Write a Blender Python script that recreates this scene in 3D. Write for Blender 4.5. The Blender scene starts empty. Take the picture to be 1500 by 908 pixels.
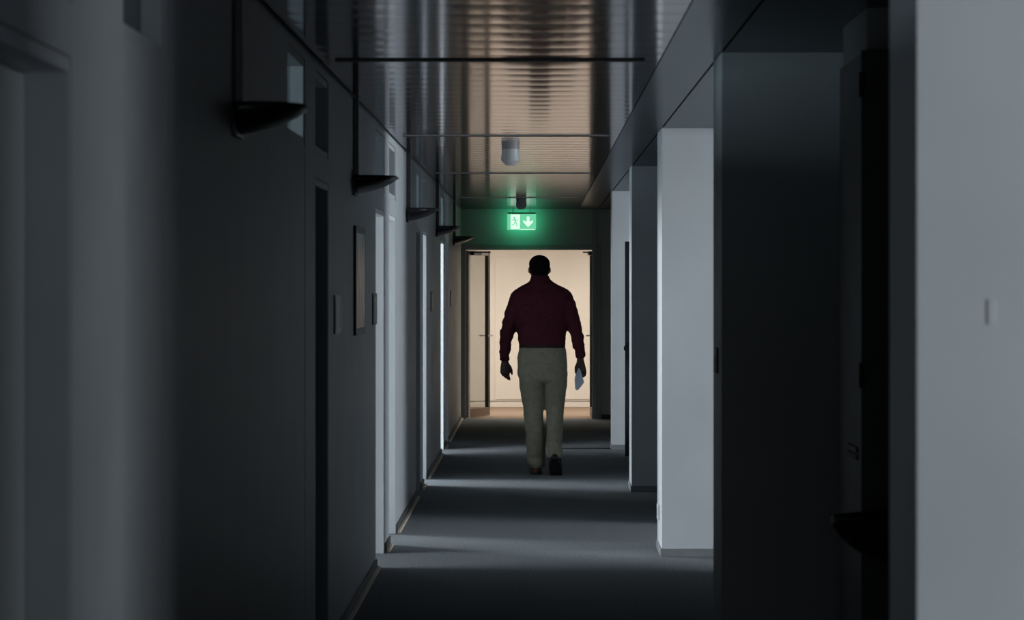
import bpy, bmesh, math, random
from mathutils import Vector, Matrix, noise
random.seed(7)
S = bpy.context.scene
COL = S.collection
PI = math.pi

# ------------------------------------------------------------------ camera
F = 4682.5            # focal length in pixels of the 1500 px wide frame
H = 1.54              # camera height
XL, XR, ZC = -0.88, 0.715, 1.54 + 0.905   # left wall face, right stub line, ceiling height
cd = bpy.data.cameras.new('camera'); cam = bpy.data.objects.new('camera', cd); COL.objects.link(cam)
cam.location = (0, 0, H); cam.rotation_euler = (PI / 2, 0, 0)
cd.sensor_width = 36; cd.lens = F / 1500 * 36
cd.shift_x = -36 / 1500; cd.shift_y = -34 / 1500
cd.dof.use_dof = True; cd.dof.focus_distance = 26.0; cd.dof.aperture_fstop = 8.0
cd.clip_start = 0.05; cd.clip_end = 200
S.camera = cam
# ------------------------------------------------------------------ world, exposure
w = bpy.data.worlds.new('world'); S.world = w; w.use_nodes = True
w.node_tree.nodes['Background'].inputs[0].default_value = (0.55, 0.68, 0.85, 1)
w.node_tree.nodes['Background'].inputs[1].default_value = 0.01
S.view_settings.view_transform = 'Standard'; S.view_settings.look = 'None'
S.view_settings.exposure = -0.10; S.view_settings.gamma = 1.0
S.view_settings.use_curve_mapping = False

# ------------------------------------------------------------------ lights
DAY = (0.885, 0.955, 1.0)
def area(name, loc, rot, sx, sy, power, color, spread=180):
    l = bpy.data.lights.new(name, 'AREA'); l.shape = 'RECTANGLE'; l.size = sx; l.size_y = sy
    l.energy = power; l.color = color; l.spread = math.radians(spread)
    o = bpy.data.objects.new(name, l); COL.objects.link(o); o.location = loc; o.rotation_euler = rot
    return o
FACE_POS_X = (PI / 2, 0, -PI / 2)     # light that shines towards +x
FACE_NEG_X = (PI / 2, 0, PI / 2)
# daylight at the office windows (office depth range, window power)
OFFICES = [(-1.6, 6.35), (6.35, 12.45), (12.45, 18.78), (18.78, 24.5), (24.5, 31.0), (31.0, 37.1)]
# (middle of the window along the corridor, width, power)
for yc, zc, wd, hg, pw in [(9.7, 1.95, 2.6, .9, 480), (17.0, 1.70, 2.6, 1.4, 255), (20.3, 1.70, 2.2, 1.4, 45), (22.4, 1.95, 2.0, .9, 420),
                           (26.3, 1.70, 2.2, 1.4, 560), (29.2, 1.70, 2.4, 1.4, 170), (33.5, 1.7, 3.0, 1.4, 40)]:
    area('office_window_light', (-5.0, yc, zc), FACE_POS_X, wd, hg, pw, DAY)
# daylight of the rooms on the right, falling through their open doors onto the wall ends
for yc, wd, pw in [(2.5, 3.0, 225), (13.3, 3.0, 310), (19.4, 1.4, 215), (25.3, 3.0, 320)]:
    area('room_window_light', (5.0, yc, 1.60), FACE_NEG_X, wd, 1.5, pw, DAY)
# unseen fill light added behind the camera to lift the dark wall ends
area('rear_fill_light', (0, -2.1, 1.25), (PI / 2, 0, 0), 1.3, 2.0, 12, DAY)
# warm lamps of the room beyond the end door
WARM = (1.0, 0.91, 0.79)
for lx in (-2.0, 2.0):
    area('hall_lamp_light', (lx, 39.2, 2.40), (0, 0, 0), 1.2, 0.6, 46, WARM)
area('hall_lamp_light', (0.0, 38.6, 2.41), (math.radians(12), 0, 0), 1.4, 0.3, 40, WARM, 150)

# ------------------------------------------------------------------ helpers
def newmat(name, color, rough=0.5, metal=0.0, spec=0.5):
    m = bpy.data.materials.new(name); m.use_nodes = True
    b = m.node_tree.nodes['Principled BSDF']
    b.inputs['Base Color'].default_value = (*color, 1); b.inputs['Roughness'].default_value = rough
    b.inputs['Metallic'].default_value = metal; b.inputs['Specular IOR Level'].default_value = spec
    return m
def vary(m, scale, c1, c2, bump=0.0, bump_scale=None, detail=6, coords='Object', stretch=(1, 1, 1), dist=0.01):
    nt = m.node_tree; b = nt.nodes['Principled BSDF']
    tc = nt.nodes.new('ShaderNodeTexCoord'); mp = nt.nodes.new('ShaderNodeMapping')
    mp.inputs['Scale'].default_value = stretch
    n = nt.nodes.new('ShaderNodeTexNoise'); n.inputs['Scale'].default_value = scale; n.inputs['Detail'].default_value = detail
    r = nt.nodes.new('ShaderNodeValToRGB')
    r.color_ramp.elements[0].position = 0.3; r.color_ramp.elements[1].position = 0.7
    r.color_ramp.elements[0].color = (*c1, 1); r.color_ramp.elements[1].color = (*c2, 1)
    nt.links.new(tc.outputs[coords], mp.inputs[0]); nt.links.new(mp.outputs[0], n.inputs['Vector'])
    nt.links.new(n.outputs['Fac'], r.inputs[0]); nt.links.new(r.outputs[0], b.inputs['Base Color'])
    if bump:
        n2 = nt.nodes.new('ShaderNodeTexNoise'); n2.inputs['Scale'].default_value = bump_scale or scale
        n2.inputs['Detail'].default_value = 3
        nt.links.new(mp.outputs[0], n2.inputs['Vector'])
        bp = nt.nodes.new('ShaderNodeBump'); bp.inputs['Strength'].default_value = bump; bp.inputs['Distance'].default_value = dist
        nt.links.new(n2.outputs['Fac'], bp.inputs['Height']); nt.links.new(bp.outputs[0], b.inputs['Normal'])
    return m
def emat(name, color, strength):
    m = bpy.data.materials.new(name); m.use_nodes = True; nt = m.node_tree
    for n in list(nt.nodes): nt.nodes.remove(n)
    e = nt.nodes.new('ShaderNodeEmission'); o = nt.nodes.new('ShaderNodeOutputMaterial')
    e.inputs[0].default_value = (*color, 1); e.inputs[1].default_value = strength
    nt.links.new(e.outputs[0], o.inputs[0]); return m
def glassmat(name, tint, refl_rough=0.02, gain=.6):
    m = bpy.data.materials.new(name); m.use_nodes = True; nt = m.node_tree
    for n in list(nt.nodes): nt.nodes.remove(n)
    t = nt.nodes.new('ShaderNodeBsdfTransparent'); t.inputs[0].default_value = (*tint, 1)
    g = nt.nodes.new('ShaderNodeBsdfGlossy'); g.inputs['Roughness'].default_value = refl_rough
    lw = nt.nodes.new('ShaderNodeLayerWeight'); f = nt.nodes.new('ShaderNodeMath'); f.operation = 'MULTIPLY_ADD'
    p4 = nt.nodes.new('ShaderNodeMath'); p4.operation = 'POWER'; p4.inputs[1].default_value = 5; nt.links.new(lw.outputs['Facing'], p4.inputs[0])
    nt.links.new(p4.outputs[0], f.inputs[0]); f.inputs[1].default_value = gain; f.inputs[2].default_value = .03
    mx = nt.nodes.new('ShaderNodeMixShader'); o = nt.nodes.new('ShaderNodeOutputMaterial')
    nt.links.new(f.outputs[0], mx.inputs[0]); nt.links.new(t.outputs[0], mx.inputs[1]); nt.links.new(g.outputs[0], mx.inputs[2])
    nt.links.new(mx.outputs[0], o.inputs[0]); return m

M = {}
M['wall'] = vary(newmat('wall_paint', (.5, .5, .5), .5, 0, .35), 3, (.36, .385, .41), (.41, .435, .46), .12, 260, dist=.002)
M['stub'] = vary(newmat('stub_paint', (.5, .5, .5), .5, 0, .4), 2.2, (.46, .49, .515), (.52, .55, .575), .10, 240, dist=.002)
M['white'] = vary(newmat('white_lacquer', (.7, .7, .7), .32), 4, (.66, .69, .71), (.72, .745, .765))
M['door'] = vary(newmat('door_laminate', (.4, .4, .4), .4), 5, (.36, .385, .40), (.40, .425, .44), stretch=(1, 1, .1))
M['carpet'] = vary(newmat('carpet', (.1, .1, .1), .95, 0, .1), 80, (.105, .118, .128), (.25, .272, .288), .6, 180, detail=8, dist=.01)
M['hallcarpet'] = vary(newmat('hall_carpet', (.2, .15, .12), .95, 0, .1), 40, (.22, .165, .125), (.32, .24, .185), .5, 160, dist=.01)
M['plaster'] = vary(newmat('slab_dark', (.05, .05, .05), .9), 5, (.03, .032, .034), (.045, .047, .05))
M['hallwall'] = vary(newmat('hall_wall_paint', (.7, .7, .7), .6), 2, (.70, .66, .61), (.74, .70, .65))
M['office'] = newmat('office_paint', (.26, .265, .275), .8)
def glossymat(name, color, rough):
    m = bpy.data.materials.new(name); m.use_nodes = True; nt = m.node_tree
    for n in list(nt.nodes): nt.nodes.remove(n)
    tc = nt.nodes.new('ShaderNodeTexCoord'); mp = nt.nodes.new('ShaderNodeMapping'); mp.inputs['Scale'].default_value = (.3, 6, 1)
    no = nt.nodes.new('ShaderNodeTexNoise'); no.inputs['Scale'].default_value = 8
    r = nt.nodes.new('ShaderNodeValToRGB'); r.color_ramp.elements[0].color = (*[c * .9 for c in color], 1); r.color_ramp.elements[1].color = (*[c * 1.1 for c in color], 1)
    g = nt.nodes.new('ShaderNodeBsdfGlossy'); g.inputs['Roughness'].default_value = rough; o = nt.nodes.new('ShaderNodeOutputMaterial')
    nt.links.new(tc.outputs['Object'], mp.inputs[0]); nt.links.new(mp.outputs[0], no.inputs['Vector']); nt.links.new(no.outputs['Fac'], r.inputs[0])
    nt.links.new(r.outputs[0], g.inputs['Color']); nt.links.new(g.outputs[0], o.inputs[0]); return m
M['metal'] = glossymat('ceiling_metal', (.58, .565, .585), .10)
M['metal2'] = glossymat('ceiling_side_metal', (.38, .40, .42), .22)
M['steel'] = newmat('brushed_steel', (.55, .56, .57), .3, 1.0)
M['darkmetal'] = vary(newmat('dark_metal', (.03, .03, .03), .4, .3), 8, (.022, .023, .026), (.032, .033, .036))
M['black'] = newmat('black_plastic', (.012, .012, .013), .5)
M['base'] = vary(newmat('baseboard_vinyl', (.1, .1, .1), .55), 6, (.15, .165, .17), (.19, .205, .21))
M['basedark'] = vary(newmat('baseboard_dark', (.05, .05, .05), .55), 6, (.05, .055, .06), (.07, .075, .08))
M['tan'] = vary(newmat('carpet_edge_tan', (.4, .33, .26), .6), 12, (.56, .47, .38), (.64, .55, .46))
M['glass'] = glassmat('clear_glass', (.80, .86, .86))
M['transom'] = glassmat('transom_glass', (.42, .46, .47), .1)
M['leafglass'] = glassmat('door_glass', (.77, .78, .77), 0.0, .15)
M['shade'] = vary(newmat('lamp_shade_enamel', (.02, .02, .022), .35, .0), 10, (.014, .014, .017), (.022, .021, .024))
M['lens'] = newmat('lamp_lens', (.42, .36, .34), .3)
M['detector'] = vary(newmat('detector_plastic', (.3, .3, .3), .45), 8, (.42, .43, .435), (.48, .49, .495))
M['picture'] = vary(newmat('picture_print', (.5, .4, .4), .25), 7, (.20, .14, .15), (.85, .74, .70), stretch=(1, 3, .5))
M['plate'] = vary(newmat('name_plate', (.05, .05, .055), .35), 6, (.05, .052, .06), (.075, .078, .085))
M['shirt'] = vary(newmat('maroon_cotton', (.05, .01, .02), .85, 0, .2), 60, (.052, .009, .016), (.074, .014, .022), .3, 500, dist=.001)
M['trouser'] = vary(newmat('khaki_twill', (.2, .18, .13), .9, 0, .2), 30, (.215, .198, .150), (.27, .248, .188), .4, 420, dist=.001)
M['skin'] = vary(newmat('skin', (.05, .03, .022), .5), 14, (.036, .020, .014), (.048, .027, .019))
M['hair'] = vary(newmat('hair', (.008, .007, .007), .95, 0, .05), 90, (.004, .0035, .0035), (.008, .007, .007), .8, 300, dist=.003)
M['leather'] = vary(newmat('dark_leather', (.02, .015, .012), .65, 0, .2), 20, (.018, .013, .011), (.028, .02, .017))
M['redleather'] = vary(newmat('brown_red_leather', (.08, .02, .015), .45), 20, (.075, .020, .014), (.10, .028, .02))
M['paper'] = vary(newmat('pale_paper', (.4, .45, .52), .5), 9, (.38, .44, .52), (.48, .54, .61))
M['basin'] = vary(newmat('basin_glaze', (.03, .022, .02), .35), 8, (.022, .017, .015), (.034, .026, .023))
M['cabinet'] = vary(newmat('cabinet_laminate', (.1, .1, .1), .5), 7, (.15, .158, .165), (.18, .188, .195))
M['leafframe'] = vary(newmat('leaf_frame', (.4, .36, .32), .4), 6, (.42, .39, .36), (.48, .45, .42))
M['green'] = emat('sign_green', (.15, .64, .35), 1.1)
M['signwhite'] = emat('sign_white', (.72, 1.0, .80), 1.15)
M['signhalo'] = emat('sign_halo', (.05, .55, .24), 5.5)
M['darkdoor'] = vary(newmat('dark_door_gloss', (.06, .065, .07), .12), 6, (.05, .055, .06), (.06, .065, .07))
M['lampglow'] = emat('hall_lamp_diffuser', WARM, 3.0)

class MB:
    def __init__(s): s.v = []; s.f = []
    def box(s, x0, x1, y0, y1, z0, z1):
        n = len(s.v)
        s.v += [(x0, y0, z0), (x1, y0, z0), (x1, y1, z0), (x0, y1, z0), (x0, y0, z1), (x1, y0, z1), (x1, y1, z1), (x0, y1, z1)]
        s.f += [tuple(n + i for i in q) for q in ((0, 3, 2, 1), (4, 5, 6, 7), (0, 1, 5, 4), (1, 2, 6, 5), (2, 3, 7, 6), (3, 0, 4, 7))]
        return s
    def rings(s, rings, cap=True):
        n = len(s.v); k = len(rings[0])
        for r in rings: s.v += [tuple(p) for p in r]
        for i in range(len(rings) - 1):
            for j in range(k):
                a = n + i * k + j; b = n + i * k + (j + 1) % k
                s.f.append((a, b, b + k, a + k))
        if cap:
            s.f.append(tuple(n + j for j in reversed(range(k))))
            m = n + (len(rings) - 1) * k
            s.f.append(tuple(m + j for j in range(k)))
        return s
    def tube(s, pts, k=12):          # pts: (x, y, z, r) or (x, y, z, rx, ry); rings perpendicular to the path
        R = []
        P = [Vector(p[:3]) for p in pts]
        up = None
        for i, p in enumerate(pts):
            t = (P[min(i + 1, len(P) - 1)] - P[max(i - 1, 0)]).normalized()
            ref = Vector((1, 0, 0)) if abs(t.x) < .9 else Vector((0, 1, 0))
            v = t.cross(ref).normalized(); u = v.cross(t).normalized()
            rx, ry = (p[3], p[3]) if len(p) == 4 else (p[3], p[4])
            R.append([P[i] + u * (rx * math.cos(2 * PI * j / k)) + v * (ry * math.sin(2 * PI * j / k)) for j in range(k)])
        return s.rings(R)
    def loft(s, secs, k=24, e=2.2):  # secs: (cx, cy, z, rx, ry): level superellipse rings
        R = []
        for cx, cy, z, rx, ry in secs:
            ring = []
            for j in range(k):
                a = 2 * PI * j / k; c, q = math.cos(a), math.sin(a)
                ring.append((cx + rx * math.copysign(abs(c) ** (2 / e), c), cy + ry * math.copysign(abs(q) ** (2 / e), q), z))
            R.append(ring)
        return s.rings(R)
    def ball(s, c, r, k=14, m=9, rot=None):
        R = []
        for i in range(1, m):
            t = PI * i / m
            ring = []
            for j in range(k):
                p = Vector((r[0] * math.sin(t) * math.cos(2 * PI * j / k), r[1] * math.sin(t) * math.sin(2 * PI * j / k), -r[2] * math.cos(t)))
                if rot: p = rot @ p
                ring.append(Vector(c) + p)
            R.append(ring)
        return s.rings(R)
    def prism(s, poly, y0, y1):      # polygon in x,z extruded along y (poly counter-clockwise seen from -y)
        n = len(s.v); k = len(poly)
        s.v += [(x, y0, z) for x, z in poly] + [(x, y1, z) for x, z in poly]
        s.f.append(tuple(n + i for i in range(k))); s.f.append(tuple(n + k + i for i in reversed(range(k))))
        for i in range(k):
            j = (i + 1) % k; s.f.append((n + j, n + i, n + k + i, n + k + j))
        return s
    def build(s, name, mat, parent=None, loc=None, bevel=0, smooth=False, remesh=0, passes=0, fn=None):
        me = bpy.data.meshes.new(name); me.from_pydata(s.v, [], s.f)
        bm = bmesh.new(); bm.from_mesh(me); bmesh.ops.recalc_face_normals(bm, faces=bm.faces)
        if bevel: bmesh.ops.bevel(bm, geom=list(bm.edges), offset=bevel, segments=2, affect='EDGES', profile=.7, clamp_overlap=True)
        bm.to_mesh(me); bm.free()
        o = bpy.data.objects.new(name, me); COL.objects.link(o)
        if remesh:
            md = o.modifiers.new('r', 'REMESH'); md.mode = 'VOXEL'; md.voxel_size = remesh
            if passes:
                sm = o.modifiers.new('s', 'SMOOTH'); sm.factor = .5; sm.iterations = passes
            dg = bpy.context.evaluated_depsgraph_get()
            me2 = bpy.data.meshes.new_from_object(o.evaluated_get(dg)); o.modifiers.clear(); o.data = me2; me2.name = name; me = me2
            if fn:
                me.update()
                nr = [v.normal.copy() for v in me.vertices]
                for v, nn in zip(me.vertices, nr): v.co = v.co + nn * fn(v.co)
            smooth = True
        if smooth:
            me.polygons.foreach_set('use_smooth', [True] * len(me.polygons))
        me.materials.clear(); me.materials.append(mat)
        if parent: o.parent = parent
        if loc: o.location = loc
        return o
def struct(o): o['kind'] = 'structure'; return o
def tag(o, label, cat, group=None):
    o['label'] = label; o['category'] = cat
    if group: o['group'] = group
    return o
def empty(name, loc=(0, 0, 0), rz=0):
    o = bpy.data.objects.new(name, None); COL.objects.link(o); o.location = loc; o.rotation_euler = (0, 0, rz)
    o.empty_display_size = .1; return o
def copy_tree(o, parent=None):
    c = o.copy(); COL.objects.link(c)
    if parent: c.parent = parent
    for ch in list(o.children): copy_tree(ch, c)
    return c

# ------------------------------------------------------------------ room shell
END = 37.25
XW = 1.45                                         # back of the right-hand niches
struct(MB().box(-5.3, 5.4, -2.2, END + .1, -.15, 0).build('floor', M['carpet']))
struct(MB().box(-3.2, 3.2, END + .1, 41.2, -.15, 0).build('floor_hall', M['hallcarpet']))
ceiling = struct(MB().box(-5.3, 5.4, -2.2, 41.2, ZC + .06, ZC + .2).build('ceiling', M['plaster']))
# doors along the left wall: first depth, last depth, state
DOORS = [(5.15, 6.05, 'shut'), (6.80, 7.58, 'flush'), (11.30, 12.15, 'flush'), (12.72, 13.51, 'shut'),
         (17.48, 18.48, 'open'), (19.07, 19.95, 'open'), (23.35, 24.15, 'shut'), (24.75, 25.60, 'open'),
         (29.35, 30.30, 'open'), (30.92, 31.80, 'shut')]
HD = 1.975                                        # door head
TB, TT = 2.075, 2.405                             # transom pane
WT = .13                                          # wall thickness
breaks = []
m = MB(); y = -2.2
for a, b, st in DOORS:
    m.box(XL - WT, XL, y, a, 0, ZC + .06)
    if st != 'flush': m.box(XL - WT, XL, a, b, HD, TB)
    m.box(XL - WT, XL, a, b, TT, ZC + .06)
    breaks.append((y, a)); y = b
m.box(XL - WT, XL, y, END + .1, 0, ZC + .06); breaks.append((y, END))
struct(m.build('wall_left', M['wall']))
for i, (a, b) in enumerate(breaks):
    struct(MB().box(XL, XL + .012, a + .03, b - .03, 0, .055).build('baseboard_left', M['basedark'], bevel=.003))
    struct(MB().box(XL + .012, XL + .030, a + .03, b - .03, 0, .016).build('trim_1', M['tan'], bevel=.003))
for i, (a, b, st) in enumerate(DOORS):
    d = empty('door_%d' % (i + 1), (XL, a, 0)); struct(d)
    wd = b - a
    if st == 'flush':
        lf = MB().box(-.055, -.0015, .001, wd - .001, .006, TB + .001).build('leaf', M['wall'], d)
    fr = MB()
    fr.box(-WT - .01, -.002, .002, .02, 0, HD - .002); fr.box(-WT - .01, -.002, wd - .02, wd - .002, 0, HD - .002)
    fr.box(-WT - .01, -.002, .02, wd - .02, HD - .03, HD - .002)
    if st != 'flush': fr.build('frame', M['wall'] if st == 'shut' else M['white'], d, bevel=.003)
    if st == 'shut':
        lf = MB().box(-.125, -.085, .024, wd - .024, .008, HD - .034).build('leaf', M['door'], d, bevel=.002)
        hx, hy, sg = -.085, .09, 1
        h = MB(); h.box(hx, hx + .006, hy - .02, hy + .02, .90, 1.10)
        h.tube([(hx, hy, 1.02, .009), (hx + .05, hy, 1.02, .009)]); h.tube([(hx + .05, hy - .01, 1.02, .009), (hx + .05, hy + .13, 1.02, .008)])
        h.build('handle', M['steel'], lf)
    elif st == 'open':
        far = i in (4, 8)
        yy = wd - .03 if far else .03
        lf = MB().box(-.14 - wd + .05, -.14, yy - .02, yy + .02, .008, HD - .034).build('leaf', M['white'], d, bevel=.002)
        h = MB(); s_ = -1 if far else 1
        hx, hy = -.14 - wd + .14, yy + s_ * .02
        h.tube([(hx, hy, 1.02, .009), (hx, hy + s_ * .05, 1.02, .009)]); h.tube([(hx - .01, hy + s_ * .05, 1.02, .009), (hx + .12, hy + s_ * .05, 1.02, .008)])
        h.build('handle', M['steel'], lf)
    wn = empty('window_%d' % (i + 1), (XL, a, TB)); struct(wn)
    f = MB(); f.box(-.10, -.004, .002, .035, .002, TT - TB - .002); f.box(-.10, -.004, wd - .035, wd - .002, .002, TT - TB - .002)
    f.box(-.10, -.004, .035, wd - .035, .003, .03); f.box(-.10, -.004, .035, wd - .035, TT - TB - .03, TT - TB - .002)
    f.build('frame', M['wall'], wn, bevel=.002)
    MB().box(-.06, -.054, .035, wd - .035, .03, TT - TB - .03).build('pane', M['transom'], wn)
# offices behind the left wall
m = MB(); m.box(-5.25, -5.12, -2.2, END + .1, 0, ZC + .06); struct(m.build('wall_left_outer', M['office']))
for a, b in OFFICES:
    struct(MB().box(-5.12, XL - WT, b - .05, b + .05, 0, ZC + .06).build('wall_left_partition', M['office']))
struct(MB().box(-5.12, XL - WT, -2.2, END, ZC + .0, ZC + .06).build('ceiling_office', M['office']))
# right-hand niches
RH = 2.42
RDOORS = [(4.85, 5.95), (16.80, 18.18), (19.05, 20.6), (29.00, 30.18)]
m = MB(); y = -2.2
for a, b in RDOORS:
    m.box(XW, XW + .13, y, a, 0, ZC + .06); m.box(XW, XW + .13, a, b, RH, ZC + .06); y = b
m.box(XW, XW + .13, y, END + .1, 0, ZC + .06)
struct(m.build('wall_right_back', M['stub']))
struct(MB().box(5.25, 5.35, -2.2, END + .1, 0, ZC + .06).build('wall_right_outer', M['office']))
PARTS = [6.25, 10.9, 18.6, 23.2, 30.6]
for yy in PARTS:
    struct(MB().box(XW + .13, 5.25, yy - .04, yy + .04, 0, ZC + .06).build('wall_right_partition', M['office']))
for i, (a, b) in enumerate(RDOORS):
    d = struct(empty('door_%d' % (i + 15), (XW, a, 0)))
    fr = MB(); wd = b - a
    fr.box(.002, .14, .002, .02, 0, RH - .002); fr.box(.002, .14, wd - .02, wd - .002, 0, RH - .002); fr.box(.002, .14, .02, wd - .02, RH - .03, RH - .002)
    fr.build('frame', M['white'], d, bevel=.003)
STUBS = [(6.02, 6.48), (12.35, 12.93), (18.25, 18.93), (24.0, 24.62), (30.25, 30.78)]
for a, b in STUBS:
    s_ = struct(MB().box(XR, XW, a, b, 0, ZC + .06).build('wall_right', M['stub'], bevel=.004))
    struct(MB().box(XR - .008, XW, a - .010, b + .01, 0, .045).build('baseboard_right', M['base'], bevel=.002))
struct(MB().box(-5.2, 5.3, -2.3, -2.2, 0, ZC + .06).build('wall_back', M['wall']))
# end wall with the double-door opening
DL, DR, DH = -.835, .700, 1.985
m = MB(); m.box(-5.2, DL, END, END + .12, 0, ZC + .06); m.box(DR, 5.3, END, END + .12, 0, ZC + .06); m.box(DL, DR, END, END + .12, DH, ZC + .06)
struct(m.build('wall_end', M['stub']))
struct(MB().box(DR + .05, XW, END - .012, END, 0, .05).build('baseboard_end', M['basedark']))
# hall beyond
m = MB(); m.box(-3.2, 3.2, 40.95, 41.1, 0, ZC + .06); m.box(-3.2, -3.05, END + .12, 40.95, 0, ZC + .06); m.box(3.05, 3.2, END + .12, 40.95, 0, ZC + .06)
hw = struct(m.build('wall_hall', M['hallwall']))
struct(MB().box(-3.05, 3.05, END + .12, 40.95, ZC, ZC + .06).build('ceiling_hall', M['hallwall']))
struct(MB().box(-3.05, 3.05, 40.93, 40.95, 0, .06).build('baseboard_hall', M['hallwall'], bevel=.004))
struct(MB().box(-3.05, 3.05, 40.937, 40.95, .075, .085).build('trim_2', M['leafframe']))
# large flush panel on the far wall
pn = empty('trim_3', (-.545, 40.95, .10)); struct(pn)
MB().box(.012, 1.55, -.012, 0, 0, 1.805).build('panel', M['hallwall'], pn, bevel=.004)
for lx in (-2.0, 2.0):
    l = empty('ceiling_lamp', (lx, 39.2, ZC)); tag(l, 'warm ceiling lamp of the hall beyond the end door, on its %s side' % ('left' if lx < 0 else 'right'), 'lamp')
    MB().box(-.62, .62, -.32, .32, -.03, 0).build('housing', M['hallwall'], l)
    MB().box(-.6, .6, -.3, .3, -.034, -.03).build('diffuser', M['lampglow'], l)

# ------------------------------------------------------------------ end double door
fr = MB()
fr.box(DL - .05, DL + .012, END - .02, END + .13, 0, DH + .045); fr.box(DR - .012, DR + .05, END - .02, END + .13, 0, DH + .045)
fr.box(DL + .012, DR - .012, END - .02, END + .13, DH - .015, DH + .045)
ed = empty('door_11', (0, 0, 0)); struct(ed)
fr.build('frame', M['door'], ed, bevel=.003)
def leaf(px, sgn, ang, label):
    t = struct(empty('door_12' if sgn > 0 else 'door_13', (px, END + .10, 0), ang))
    W = .74 * sgn
    def bx(u0, u1, z0, z1, y0=-.022, y1=.022):
        mm = MB(); mm.box(min(u0, u1), max(u0, u1), y0, y1, z0, z1); return mm
    bx(0, .055 * sgn, .01, DH - .02).build('hinge_stile', M['leafframe'], t, bevel=.003)
    bx(W - .06 * sgn, W, .11, DH - .02).build('free_stile', M['darkmetal'], t, bevel=.003)
    bx(.055 * sgn, W - .06 * sgn, DH - .075, DH - .02).build('top_rail', M['leafframe'], t, bevel=.003)
    bx(.055 * sgn, W, .01, .11).build('bottom_rail', M['hallcarpet'], t, bevel=.003)  # hall carpet colour stands in for its reflection in the rail
    bx(.055 * sgn, W - .06 * sgn, .11, DH - .075, -.004, .004).build('glass', M['leafglass'], t)
    h = MB()
    for q in (-1, 1):
        h.tube([(W - .03 * sgn, 0, .96, .009), (W - .03 * sgn, q * .06, .96, .009)])
        h.tube([(W - .02 * sgn, q * .06, .96, .009), (W - .15 * sgn, q * .06, .96, .009)])
    h.build('handle', M['steel'], t)
    c = MB(); c.box(min(.06 * sgn, .32 * sgn), max(.06 * sgn, .32 * sgn), -.07, -.022, DH - .075, DH - .03)
    c.build('door_closer', M['darkmetal'], t, bevel=.004)
    return t
leaf(DL + .02, 1, math.radians(71), '')
leaf(DR - .02, -1, math.radians(-88), '')
# closer arms under the head of the frame
for x0, x1 in ((DL + .04, DL + .30), (DR - .16, DR - .02)):
    MB().box(x0, x1, END + .06, END + .075, DH - .05, DH - .035).build('closer_arm', M['darkmetal'], ed)
MB().box(DL + .02, -.58, END - .06, END - .02, DH - .002, DH + .05).build('closer_rail', M['door'], ed, bevel=.004)
struct(MB().box(XR - .07, XR - .02, END - .03, END, 0, ZC).build('trim_4', M['door'], bevel=.004))

# ------------------------------------------------------------------ ceiling planks
PIT = .375
SLOTS = [12.73, 19.10, 25.42, 32.33]
def plank_mesh(w_, l_, sag, name, mat, seg=10):
    v = []; f = []
    for i in range(seg + 1):
        t = i / seg; yy = (t - .5) * l_
        z = -sag * (1 - (2 * t - 1) ** 2)
        v += [(-w_ / 2, yy, z), (w_ / 2, yy, z)]
    nt_ = len(v); v += list(v); n = len(v)
    v += [(-w_ / 2, -l_ / 2, .02), (w_ / 2, -l_ / 2, .02), (w_ / 2, l_ / 2, .02), (-w_ / 2, l_ / 2, .02)]
    for i in range(seg):
        a = 2 * i; f.append((a, a + 2, a + 3, a + 1))
    f.append((n, n + 1, n + 2, n + 3)); f.append((nt_, nt_ + 1, n + 1, n)); f.append((nt_ + 2 * seg + 1, nt_ + 2 * seg, n + 3, n + 2))
    f.append(tuple([n] + [n + 3] + [nt_ + 2 * i for i in range(seg, -1, -1)])); f.append(tuple([n + 2] + [n + 1] + [nt_ + 2 * i + 1 for i in range(seg + 1)]))
    me = bpy.data.meshes.new(name); me.from_pydata(v, [], f)
    me.polygons.foreach_set('use_smooth', [i < seg for i in range(len(f))])
    me.materials.append(mat); return me
pm = plank_mesh(XR - .225 + .86, PIT - .005, .0011, 'ceiling_plank', M['metal'])
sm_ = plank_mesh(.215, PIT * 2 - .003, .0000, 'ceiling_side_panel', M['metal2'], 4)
k = 0; y = 2.0
while y < END - .05:
    o = bpy.data.objects.new('ceiling_plank', pm); COL.objects.link(o)
    o.location = ((-.86 + XR - .225) / 2, y + PIT / 2, ZC); o.rotation_euler = (random.uniform(-.0004, .0004), 0, 0); o.parent = ceiling
    if k % 2 == 0:
        o = bpy.data.objects.new('ceiling_side_panel', sm_); COL.objects.link(o)
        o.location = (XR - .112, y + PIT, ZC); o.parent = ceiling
    y += PIT; k += 1
edges = [2.0] + [e for ab in STUBS for e in ab] + [END - .02]
for q in range(0, len(edges), 2):
    a, b = edges[q], edges[q + 1]; n = max(1, round((b - a) / .75)); l_ = (b - a) / n
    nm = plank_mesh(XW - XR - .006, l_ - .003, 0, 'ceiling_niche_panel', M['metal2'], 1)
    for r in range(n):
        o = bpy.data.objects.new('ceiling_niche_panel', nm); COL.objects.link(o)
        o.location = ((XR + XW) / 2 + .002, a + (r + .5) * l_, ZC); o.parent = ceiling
for i, d in enumerate(SLOTS):
    t = tag(empty('air_slot', (0, d, ZC)), ['long dark slot bar across the ceiling, nearest of the four', 'ceiling slot bar just in front of the larger smoke detector',
        'ceiling slot bar just behind the larger smoke detector', 'farthest ceiling slot bar, just in front of the green exit sign'][i], 'air slot', 'slot bars across the ceiling')
    MB().box(-.80, .43, -.02, .02, -.009, 0.0).build('bar', M['darkmetal'], t, bevel=.002)
    MB().box(-.80, .43, -.035, -.024, -.006, 0.0).build('lip', M['darkmetal'] if i == 0 else M['steel'], t)
    MB().box(-.80, .43, .024, .035, -.006, 0.0).build('lip', M['darkmetal'] if i == 0 else M['steel'], t)

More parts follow.
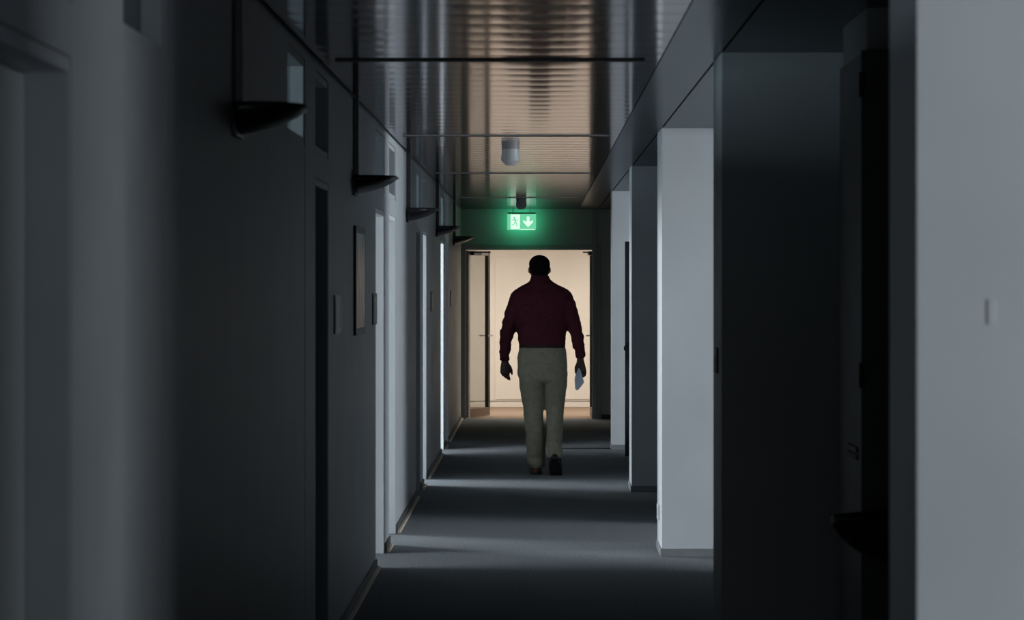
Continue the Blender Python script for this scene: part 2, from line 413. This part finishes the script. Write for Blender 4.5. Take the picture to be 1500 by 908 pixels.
# ------------------------------------------------------------------ wall lamps
def make_lamp():
    t = empty('wall_lamp')
    n = 12; k = 16
    m = MB(); R = []
    for i in range(n + 1):
        tt = i / n * .985
        x = .20 * tt + .012
        wd = .20 * math.sqrt(max(0, 1 - tt ** 2.4)) + .004
        dp = .012 + .075 * (1 - tt) ** .75 + .03 * tt * (1 - tt)
        ring = [(x, wd * math.cos(PI * j / k), -dp * math.sin(PI * j / k) ** .7) for j in range(k + 1)]
        ring += [(x, wd * .9 * math.cos(PI * (k - j) / k), -dp * .15 * math.sin(PI * j / k)) for j in range(1, k)]
        R.append(ring)
    m.rings(R).build('shade', M['shade'], t, smooth=True)
    m = MB(); m.rings([[(.198 + .01 * i, (.030 - .008 * i) * math.cos(2 * PI * j / 12), -.010 + (.010 - .004 * i) * math.sin(2 * PI * j / 12)) for j in range(12)] for i in range(3)])
    m.build('lens_tip', M['lens'], t, smooth=True)
    MB().box(0, .014, -.11, .11, -.095, -.02).build('bracket', M['shade'], t, bevel=.003)
    MB().box(0, .026, -.045, -.005, -.03, ZC - 2.072).build('cable_channel', M['plate'], t, bevel=.003)
    return t
lamp0 = make_lamp()
LL = ['nearest dark half-bowl wall lamp, high on the left wall', 'second dark half-bowl wall lamp from the camera, above the small picture',
      'third dark half-bowl wall lamp along the left wall', 'fourth dark half-bowl wall lamp along the left wall',
      'farthest dark half-bowl wall lamp, beside the end door header']
for i, d in enumerate((9.35, 15.38, 21.68, 28.0, 33.78)):
    l = lamp0 if i == 0 else copy_tree(lamp0)
    l.location = (XL, d, 2.072); tag(l, LL[i], 'lamp', 'dark wall lamps along the left wall')

# ------------------------------------------------------------------ signs, picture, detectors
PL = [(14.05, 'dark door plate between the second door and the small picture'), (17.28, 'door plate at the edge of the bright open doorway'),
      (26.7, 'small door plate beyond the third wall lamp'), (32.75, 'farthest small door plate before the end door')]
for d, lb in PL:
    t = tag(empty('door_plate', (XL, d, 1.42)), lb, 'sign', 'door plates on the left wall')
    MB().box(0, .008, -.19, .19, -.085, .085).build('backing', M['plate'], t, bevel=.003)
    MB().box(.008, .010, -.17, .17, -.065, .065).build('insert', M['door'], t)
t = tag(empty('picture', (XL, 15.75, 1.57)), 'small framed picture on the left wall under the second lamp', 'picture')
m = MB(); m.box(0, .014, -.40, -.36, -.265, .265); m.box(0, .014, .36, .40, -.265, .265); m.box(0, .014, -.36, .36, -.265, -.23); m.box(0, .014, -.36, .36, .23, .265)
m.build('frame', M['black'], t, bevel=.003)
MB().box(0, .0135, -.36, .36, -.23, .23).build('print', M['picture'], t)
def detector(px, d, r, label):
    t = tag(empty('smoke_detector', ((px - 786) / F * d, d, ZC)), label, 'smoke detector', 'smoke detectors on the ceiling')
    MB().loft([(0, 0, -.035, r * .92, r * .92), (0, 0, 0, r * .95, r * .95)], 24, 2).build('base', M['detector'], t, smooth=False)
    MB().loft([(0, 0, -.070, r * 1.0, r), (0, 0, -.035, r * .98, r * .98)], 24, 2).build('collar', M['detector'], t)
    MB().loft([(0, 0, -.108, r * .50, r * .5), (0, 0, -.102, r * .62, r * .62), (0, 0, -.080, r * .95, r * .95), (0, 0, -.070, r * 1.02, r * 1.02)], 24, 2).build('head', M['detector'], t)
detector(748, 21.0, .062, 'larger smoke detector on the ceiling between two slot bars')
detector(763.5, 32.9, .055, 'small smoke detector just in front of the green exit sign')
t = tag(empty('exit_sign', (-.173, 37.06, 0)), 'glowing green exit sign with running man and down arrow hanging from the ceiling', 'exit sign')
zt, zb, hw_ = 2.385, 2.198, .166
MB().box(-hw_, hw_, -.012, .012, zb, zt).build('panel', M['green'], t)
MB().box(-hw_ + .004, hw_ - .004, .0125, .014, zb, zt).build('rear_glow', M['signhalo'], t)  # unseen glow added behind the sign to throw a green halo on the header
MB().box(-hw_ + .004, hw_ - .004, -.018, .018, zt, zt + .016).build('top_rail', M['darkmetal'], t, bevel=.002)
for sx in (-.10, .10):
    MB().tube([(sx, 0, zt + .016, .004), (sx, 0, ZC, .004)], 8).build('rod', M['steel'], t)
yf0, yf1 = -.0145, -.0125
zc = (zt + zb) / 2
MB().box(-.128, -.020, yf0, yf1, zb + .010, zt - .008).build('pictogram_door', M['signwhite'], t)
def seg(m, x0, z0, x1, z1, wd):
    a = math.atan2(z1 - z0, x1 - x0); dx, dz = -math.sin(a) * wd / 2, math.cos(a) * wd / 2
    m.prism([(x0 - dx, z0 - dz), (x1 - dx, z1 - dz), (x1 + dx, z1 + dz), (x0 + dx, z0 + dz)], yf0 - .002, yf0 - .0005)
m = MB(); ox, oz = -.074, zc
m.prism([(ox - .012 + .010 * math.cos(a * PI / 4), oz + .052 + .010 * math.sin(a * PI / 4)) for a in range(8)], yf0 - .002, yf0 - .0005)
for q in ((-.010, .040, .004, -.005, .015), (-.008, .036, -.032, .018, .007), (-.032, .018, -.040, .034, .006), (-.004, .036, .022, .014, .007), (.022, .014, .034, .022, .006),
          (.002, -.004, .022, -.024, .010), (.022, -.024, .010, -.052, .008), (.000, -.006, -.018, -.030, .010), (-.018, -.030, -.040, -.036, .008)):
    seg(m, ox + q[0], oz + q[1], ox + q[2], oz + q[3], q[4])
m.build('running_man', M['green'], t)
ax = .075
m = MB(); m.prism([(ax - .016, zc + .062), (ax - .016, zc), (ax + .016, zc), (ax + .016, zc + .062)][::1], yf0, yf1)
m.prism([(ax, zc - .062), (ax + .056, zc - .004), (ax + .056, zc + .026), (ax, zc - .026)], yf0, yf1)
m.prism([(ax, zc - .062), (ax, zc - .026), (ax - .056, zc + .026), (ax - .056, zc - .004)], yf0, yf1)
m.prism([(ax - .046, zc + .006), (ax, zc - .050), (ax + .046, zc + .006)], yf0 - .0004, yf1)
m.build('arrow', M['signwhite'], t)
m = MB(); m.box(-.020, .148, yf0, yf1, zb + .002, zb + .012); m.build('lower_line', M['signwhite'], t)

# ------------------------------------------------------------------ right-hand niche things
t = tag(empty('tall_cabinet', (1.03, 10.13, 0)), 'tall dark grey cabinet in the dark niche on the right', 'cabinet')
MB().box(.02, XW - 1.03, .02, .94, 0, 2.295).build('body', M['cabinet'], t, bevel=.004)
d_ = MB().box(.0, XW - 1.03 - .01, 0, .018, .05, 2.29).build('door', M['basedark'], t, bevel=.003)
for z in (2.18, 1.26, .3):
    MB().tube([(.0, -.006, z - .04, .009), (.0, -.006, z + .04, .009)], 10).build('hinge', M['black'], d_)
MB().box(.012, .021, .30, .62, .975, .992).box(.012, .021, .30, .62, .998, 1.015).build('vent_slot', M['black'], t)
struct(MB().box(1.07, XW, 10.35, 11.15, 2.30, ZC).build('trim_5', M['stub'], bevel=.004))
t = tag(empty('wash_basin', (1.20, 9.5, .70)), 'dark rounded wash basin hidden beside the near right wall end', 'basin')
m = MB()
prof = [(.02, 0), (.10, .006), (.18, .022), (.25, .055), (.30, .10), (.322, .135), (.325, .15), (.312, .152), (.29, .12), (.22, .05), (.10, .03), (.02, .028)]
m.rings([[(r * math.cos(2 * PI * j / 32) * (1 if math.cos(2 * PI * j / 32) < 0 else .77), r * .8 * math.sin(2 * PI * j / 32), z) for j in range(32)] for r, z in prof])
m.build('bowl', M['basin'], t, smooth=True)
m = MB(); m.rings([[((.318 + .009 * math.cos(a)) * math.cos(2 * PI * j / 32) * (1 if math.cos(2 * PI * j / 32) < 0 else .77), (.318 + .009 * math.cos(a)) * .8 * math.sin(2 * PI * j / 32), .152 + .007 * math.sin(a)) for j in range(32)] for a in [2 * PI * q / 8 for q in range(9)]], cap=False)
m.build('rim', M['basin'], t, smooth=True)
# open dark door in the far niche with its lever
t = struct(empty('door_14', (.800, 28.92, 0)))
lf = MB().box(0, .64, 0, .04, .008, 1.95).build('leaf', M['darkdoor'], t, bevel=.003)
m = MB(); m.box(.012, .045, -.006, 0, .88, 1.04); m.tube([(.03, 0, .985, .012), (.03, -.05, .985, .012)]); m.box(-.012, .045, -.066, -.044, .965, 1.005)
m.build('handle', M['black'], lf)
t = tag(empty('wall_socket', (XR, 18.62, .23)), 'small white socket low on the bright right wall end', 'socket')
MB().box(-.012, 0, -.08, .08, -.045, .045).build('plate', M['white'], t, bevel=.003)
MB().tube([(-.0145, 0, 0, .02), (-.011, 0, 0, .02)], 16).build('insert', M['door'], t)
t = tag(empty('access_panel', (XR, 12.66, 1.25)), 'small dark lock plate on the edge of the dark right wall end', 'lock plate')
MB().box(-.008, 0, -.10, .10, -.05, .05).build('plate', M['black'], t, bevel=.002)
MB().tube([(-.012, 0, 0, .012), (-.007, 0, 0, .012)], 12).build('knob', M['black'], t)
struct(MB().box(.23, .70, 30.32, 30.44, 0, .012).build('trim_6', M['black'], bevel=.003))
t = tag(empty('wall_mark', ((1452 - 786) / F * 6.02, 6.02, H + (420 - 457) / F * 6.02)), 'small pale wall clip on the near right wall end', 'clip')
MB().box(-.007, .007, -.003, 0, -.024, .024).build('clip', M['stub'], t, bevel=.003)

# ------------------------------------------------------------------ the walking man
PD = 26.25
SP = F / PD
person = tag(empty('person', ((793 - 786) / SP, PD, 0)), 'man in a maroon shirt and khaki trousers walking away down the corridor', 'person')
def X(px): return (px - 793) / SP
def Z(py): return H + (420 - py) / SP
def folds(amp, sx, sz):
    def fn(co):
        return amp * (noise.noise(Vector((co.x * sx, co.y * sx, co.z * sz))) + .5 * noise.noise(Vector((co.x * sx * 2.3 + 7, co.y * sx * 2.3, co.z * sz * 2.2))))
    return fn
def sec(y, l, r, cy, ry): return (X((l + r) / 2), cy, Z(y), (r - l) / 2 / SP, ry)
# shirt
m = MB()
m.loft([sec(510, 761, 827.5, .0, .125), sec(503, 760, 828, .0, .135), sec(491, 758.5, 828.5, .0, .143), sec(478, 757.5, 830.5, -.002, .138), sec(462, 754, 834, -.008, .135),
        sec(448, 752, 836, -.015, .130), sec(438, 751, 837, -.02, .120), sec(430, 751, 836.5, -.022, .110), sec(425, 753, 833, -.022, .098), sec(421, 760, 826, -.022, .088), sec(417, 767.5, 817, -.02, .082),
        sec(413, 774, 811, -.016, .074), sec(409, 777.5, 804.5, -.012, .070), sec(403.5, 778.5, 803.5, -.010, .068)], 36, 2.5)
def arm_rings(tab):
    R = []
    for y, l, r, cy, ry in tab:
        R.append((X((l + r) / 2), cy, Z(y), (r - l) / 2 / SP, ry))
    return R
LA = [(428, 750, 768, -.015, .070), (436, 746, 769, -.012, .078), (446, 743, 767, -.008, .080), (458, 739, 763, -.002, .074), (470, 736, 758.5, .004, .068), (482, 733.5, 755.5, .012, .062),
      (494, 732.3, 752, .028, .056), (506, 731.8, 748.5, .046, .050), (516, 731.5, 746.3, .062, .044), (523, 731.3, 746, .072, .040), (528.5, 732, 746.2, .080, .038)]
RA = [(428, 818, 836.5, -.015, .070), (436, 818, 840, -.018, .078), (446, 820, 844, -.024, .080), (458, 824, 847.5, -.030, .074), (470, 828.5, 850.5, -.034, .068), (482, 832, 853.3, -.034, .062),
      (494, 835.5, 855, -.028, .056), (505, 838.5, 856, -.018, .050), (512, 840, 857, -.010, .045), (519, 843, 856.6, -.002, .041), (524, 843.8, 856, .004, .039)]
m.loft(arm_rings(LA), 20, 2); m.loft(arm_rings(RA), 20, 2)
m.build('shirt', M['shirt'], person, remesh=.010, passes=5, fn=lambda c: folds(.0060 + .006 * min(1, max(0, (abs(c.x) - .17) / .06)) * min(1, max(0, (1.36 - c.z) / .15)), 10, 22)(c))
# belt
MB().loft([sec(509.0, 760.3, 828.0, .0, .136), sec(505.0, 760.2, 828.0, .0, .138)], 36, 2.5).build('belt', M['leather'], person)
# trousers
m = MB()
m.loft([sec(563, 770, 822, -.01, .05), sec(559, 762, 829.5, -.015, .11), sec(555, 760.2, 831, -.018, .142), sec(548, 758.3, 831.7, -.022, .148), sec(535, 757.8, 831.6, -.018, .145), sec(520, 758.8, 830, -.008, .138), sec(508, 760.5, 828, .0, .133)], 36, 2.4)
LLEG = [(684, 774.5, 798.5, -.005, .068), (678, 773, 799, -.005, .070), (664, 771.5, 799.2, -.012, .070), (645, 770, 799, -.015, .073), (625, 768.5, 797.5, -.012, .076), (605, 767, 795.5, -.004, .082), (590, 765, 796, .0, .090), (575, 762, 796.5, -.005, .112), (560, 760, 797, -.012, .135), (546, 760, 797, -.012, .13)]
RLEG = [(668, 800.5, 823.5, -.190, .064), (660, 800, 823, -.172, .066), (645, 800.2, 823.5, -.130, .068), (625, 800.5, 824.3, -.075, .072), (605, 800, 825.3, -.022, .076), (590, 798.5, 826.8, .008, .085), (575, 796.5, 829.5, .004, .110), (560, 796, 831, -.008, .135), (546, 796, 831, -.010, .13)]
m.loft(arm_rings(LLEG), 22, 2.2); m.loft(arm_rings(RLEG), 22, 2.2)
def tf(co):
    lo = max(0, min(1, (.62 - co.z) / .5))
    return folds(.0055 + .006 * lo, 7, 15 + 8 * lo)(co)
m.build('trousers', M['trouser'], person, remesh=.010, passes=4, fn=tf)
# body: head, neck, hands and the limbs inside the clothing as one continuous mesh
m = MB()
hx = X(790.3)
m.loft([(hx, -.012, Z(424), .070, .068), (hx, -.008, Z(412), .066, .066), (hx, -.004, Z(404), .066, .068)], 24, 2)
m.loft([(hx, .040, Z(413), .030, .045), (hx, .030, Z(408), .060, .072), (hx, .018, Z(402), .074, .090), (hx, .008, Z(396), .081, .100), (hx, .002, Z(390), .084, .104), (hx, -.002, Z(385), .083, .102),
        (hx, -.004, Z(381), .076, .093), (hx, -.004, Z(378), .063, .078), (hx, -.004, Z(375.6), .044, .055), (hx, -.004, Z(374.4), .022, .028)], 28, 2.0)
for sx in (-1, 1):
    m.ball((hx + sx * .083, .002, Z(395.5)), (.009, .020, .028), rot=Matrix.Rotation(sx * .25, 3, 'Z'))
    m.ball((hx + sx * .034, .101, Z(393)), (.016, .008, .010))
    m.tube([(hx + sx * .012, .105, Z(390.6), .008), (hx + sx * .05, .094, Z(391), .006)], 8)
m.ball((hx, .112, Z(399)), (.018, .020, .022)); m.tube([(hx, .104, Z(392), .010), (hx, .118, Z(398.5), .014)], 10)
m.ball((hx, .104, Z(405)), (.026, .010, .008)); m.ball((hx, .092, Z(411)), (.026, .020, .016))
m.loft([sec(560, 766, 824, 0, .10), sec(520, 764, 824, 0, .11), sec(480, 764, 822, 0, .11), sec(440, 762, 826, -.02, .09), sec(428, 770, 816, -.02, .075), sec(420, 778, 804, -.015, .065)], 24, 2.2)
def inner(tab, q): return [(X((l + r) / 2), cy, Z(y), (r - l) / 2 / SP * q, ry * q) for y, l, r, cy, ry in tab]
m.loft(inner(LA, .72), 16, 2); m.loft(inner(RA, .72), 16, 2); m.loft(inner(LLEG, .72), 16, 2); m.loft(inner(RLEG, .72), 16, 2)
def chain(pts): m.tube(pts, 10)
# left hand, hanging open, thumb towards the body
wy = .080
m.tube([(X(739), wy - .01, Z(522), .029, .022), (X(739.5), wy, Z(530), .030, .021), (X(740), wy + .008, Z(536), .040, .021), (X(740), wy + .014, Z(543), .043, .020), (X(739.6), wy + .018, Z(547.5), .040, .017)], 16)
for (x0, x1, x2, y0, y1, y2, r) in ((734.2, 735.2, 737.0, 545, 548.5, 551.2, .0085), (737.4, 738.8, 740.5, 546, 550.5, 554.0, .0095), (741, 742.3, 743.8, 546, 551.5, 556.0, .0098), (744.2, 745.0, 746.4, 545.5, 551.5, 557.4, .0095)):
    chain([(X(x0), wy + .016, Z(y0), r * 1.1), (X(x1), wy + .028, Z(y1), r), (X(x2 - .3), wy + .022, Z((y1 + y2) / 2 + .6), r * .95), (X(x2), wy + .010, Z(y2), r * .7)])
chain([(X(743), wy + .006, Z(533), .013), (X(747), wy + .016, Z(538), .013), (X(749.2), wy + .024, Z(544), .011), (X(750.0), wy + .026, Z(549.5), .008)])
# right hand, curled round the paper
wy = .004
m.tube([(X(850), wy - .004, Z(518), .029, .023), (X(850), wy, Z(527), .029, .022), (X(850.6), wy + .004, Z(534), .036, .022), (X(851.2), wy + .006, Z(541), .042, .021), (X(851.6), wy + .006, Z(545), .040, .018)], 16)
for (x0, x1, x2, y0, y1, y2, r) in ((857.2, 857.6, 855.4, 542, 547.5, 550.8, .0092), (854.4, 855.0, 853.0, 544, 549.5, 552.2, .0098), (851.2, 851.8, 850.2, 544.5, 550.0, 553.0, .0098), (848.2, 848.6, 847.6, 544, 549.0, 551.8, .0092)):
    chain([(X(x0), wy + .008, Z(y0), r * 1.1), (X(x1), wy + .006, Z(y1), r), (X((x1 + x2) / 2), wy - .008, Z(y2 - .4), r * .95), (X(x2), wy - .026, Z(y2 - 1.5), r * .8)])
chain([(X(846.5), wy, Z(532), .013), (X(843.8), wy - .006, Z(538), .013), (X(843.6), wy - .016, Z(544), .011), (X(845.0), wy - .022, Z(549), .009)])
m.build('body', M['skin'], person, remesh=.0045, passes=2)
# hair: close crop
m = MB()
m.loft([(hx, -.050, Z(403), .054, .052), (hx, -.040, Z(398.5), .070, .066), (hx, -.016, Z(392), .083, .091), (hx, -.008, Z(387), .0865, .102), (hx, -.006, Z(383), .083, .100), (hx, -.006, Z(379.6), .074, .090), (hx, -.006, Z(376.6), .057, .072), (hx, -.006, Z(374.6), .036, .048), (hx, -.006, Z(373.6), .016, .02)], 28, 2.0)
m.build('hair', M['hair'], person, remesh=.007, passes=2, fn=folds(.002, 60, 60))
# shoes
def shoe(name_mat, base, rot, label):
    t = MB()
    t.loft([(0, .085, 0, .048, .145), (0, .085, .012, .052, .150), (0, .085, .026, .053, .150), (0, .075, .045, .050, .138), (0, .045, .065, .047, .105), (0, .010, .085, .044, .070), (0, -.005, .105, .044, .058)], 24, 2.3)
    o = t.build('shoe', M[name_mat], person, remesh=.006, passes=3)
    o.location = base; o.rotation_euler = rot; o['label'] = label
    s2 = MB().loft([(0, .085, -.012, .050, .150), (0, .085, .012, .054, .155)], 24, 2.4).build('sole', M['black'], o, bevel=0)
    return o
shoe('redleather', (X(786), -.005, .012), (0, 0, .06), 'reddish brown shoe planted on the floor')
shoe('leather', (X(812.5), -.235, .105), (math.radians(-48), 0, -.10), 'dark shoe with its heel lifted')
# folded paper in the right hand
t = tag(empty('folded_paper', (person.location.x, PD, 0)), "pale blue-grey folded paper held in the man's right hand", 'paper')
poly = [(X(842.4), Z(569.5)), (X(846), Z(571.5)), (X(851), Z(566)), (X(855.8), Z(559.4)), (X(853.4), Z(552.5)), (X(850), Z(541)), (X(847), Z(538.5)), (X(844.6), Z(545)), (X(841.4), Z(554))]
MB().prism(poly, -.060, -.053).build('front_fold', M['paper'], t)
MB().prism([(X(842.8), Z(568.0)), (X(846), Z(570)), (X(854.8), Z(559.0)), (X(852), Z(552.5)), (X(848), Z(541)), (X(842.0), Z(556))], -.052, -.048).build('rear_fold', M['paper'], t)
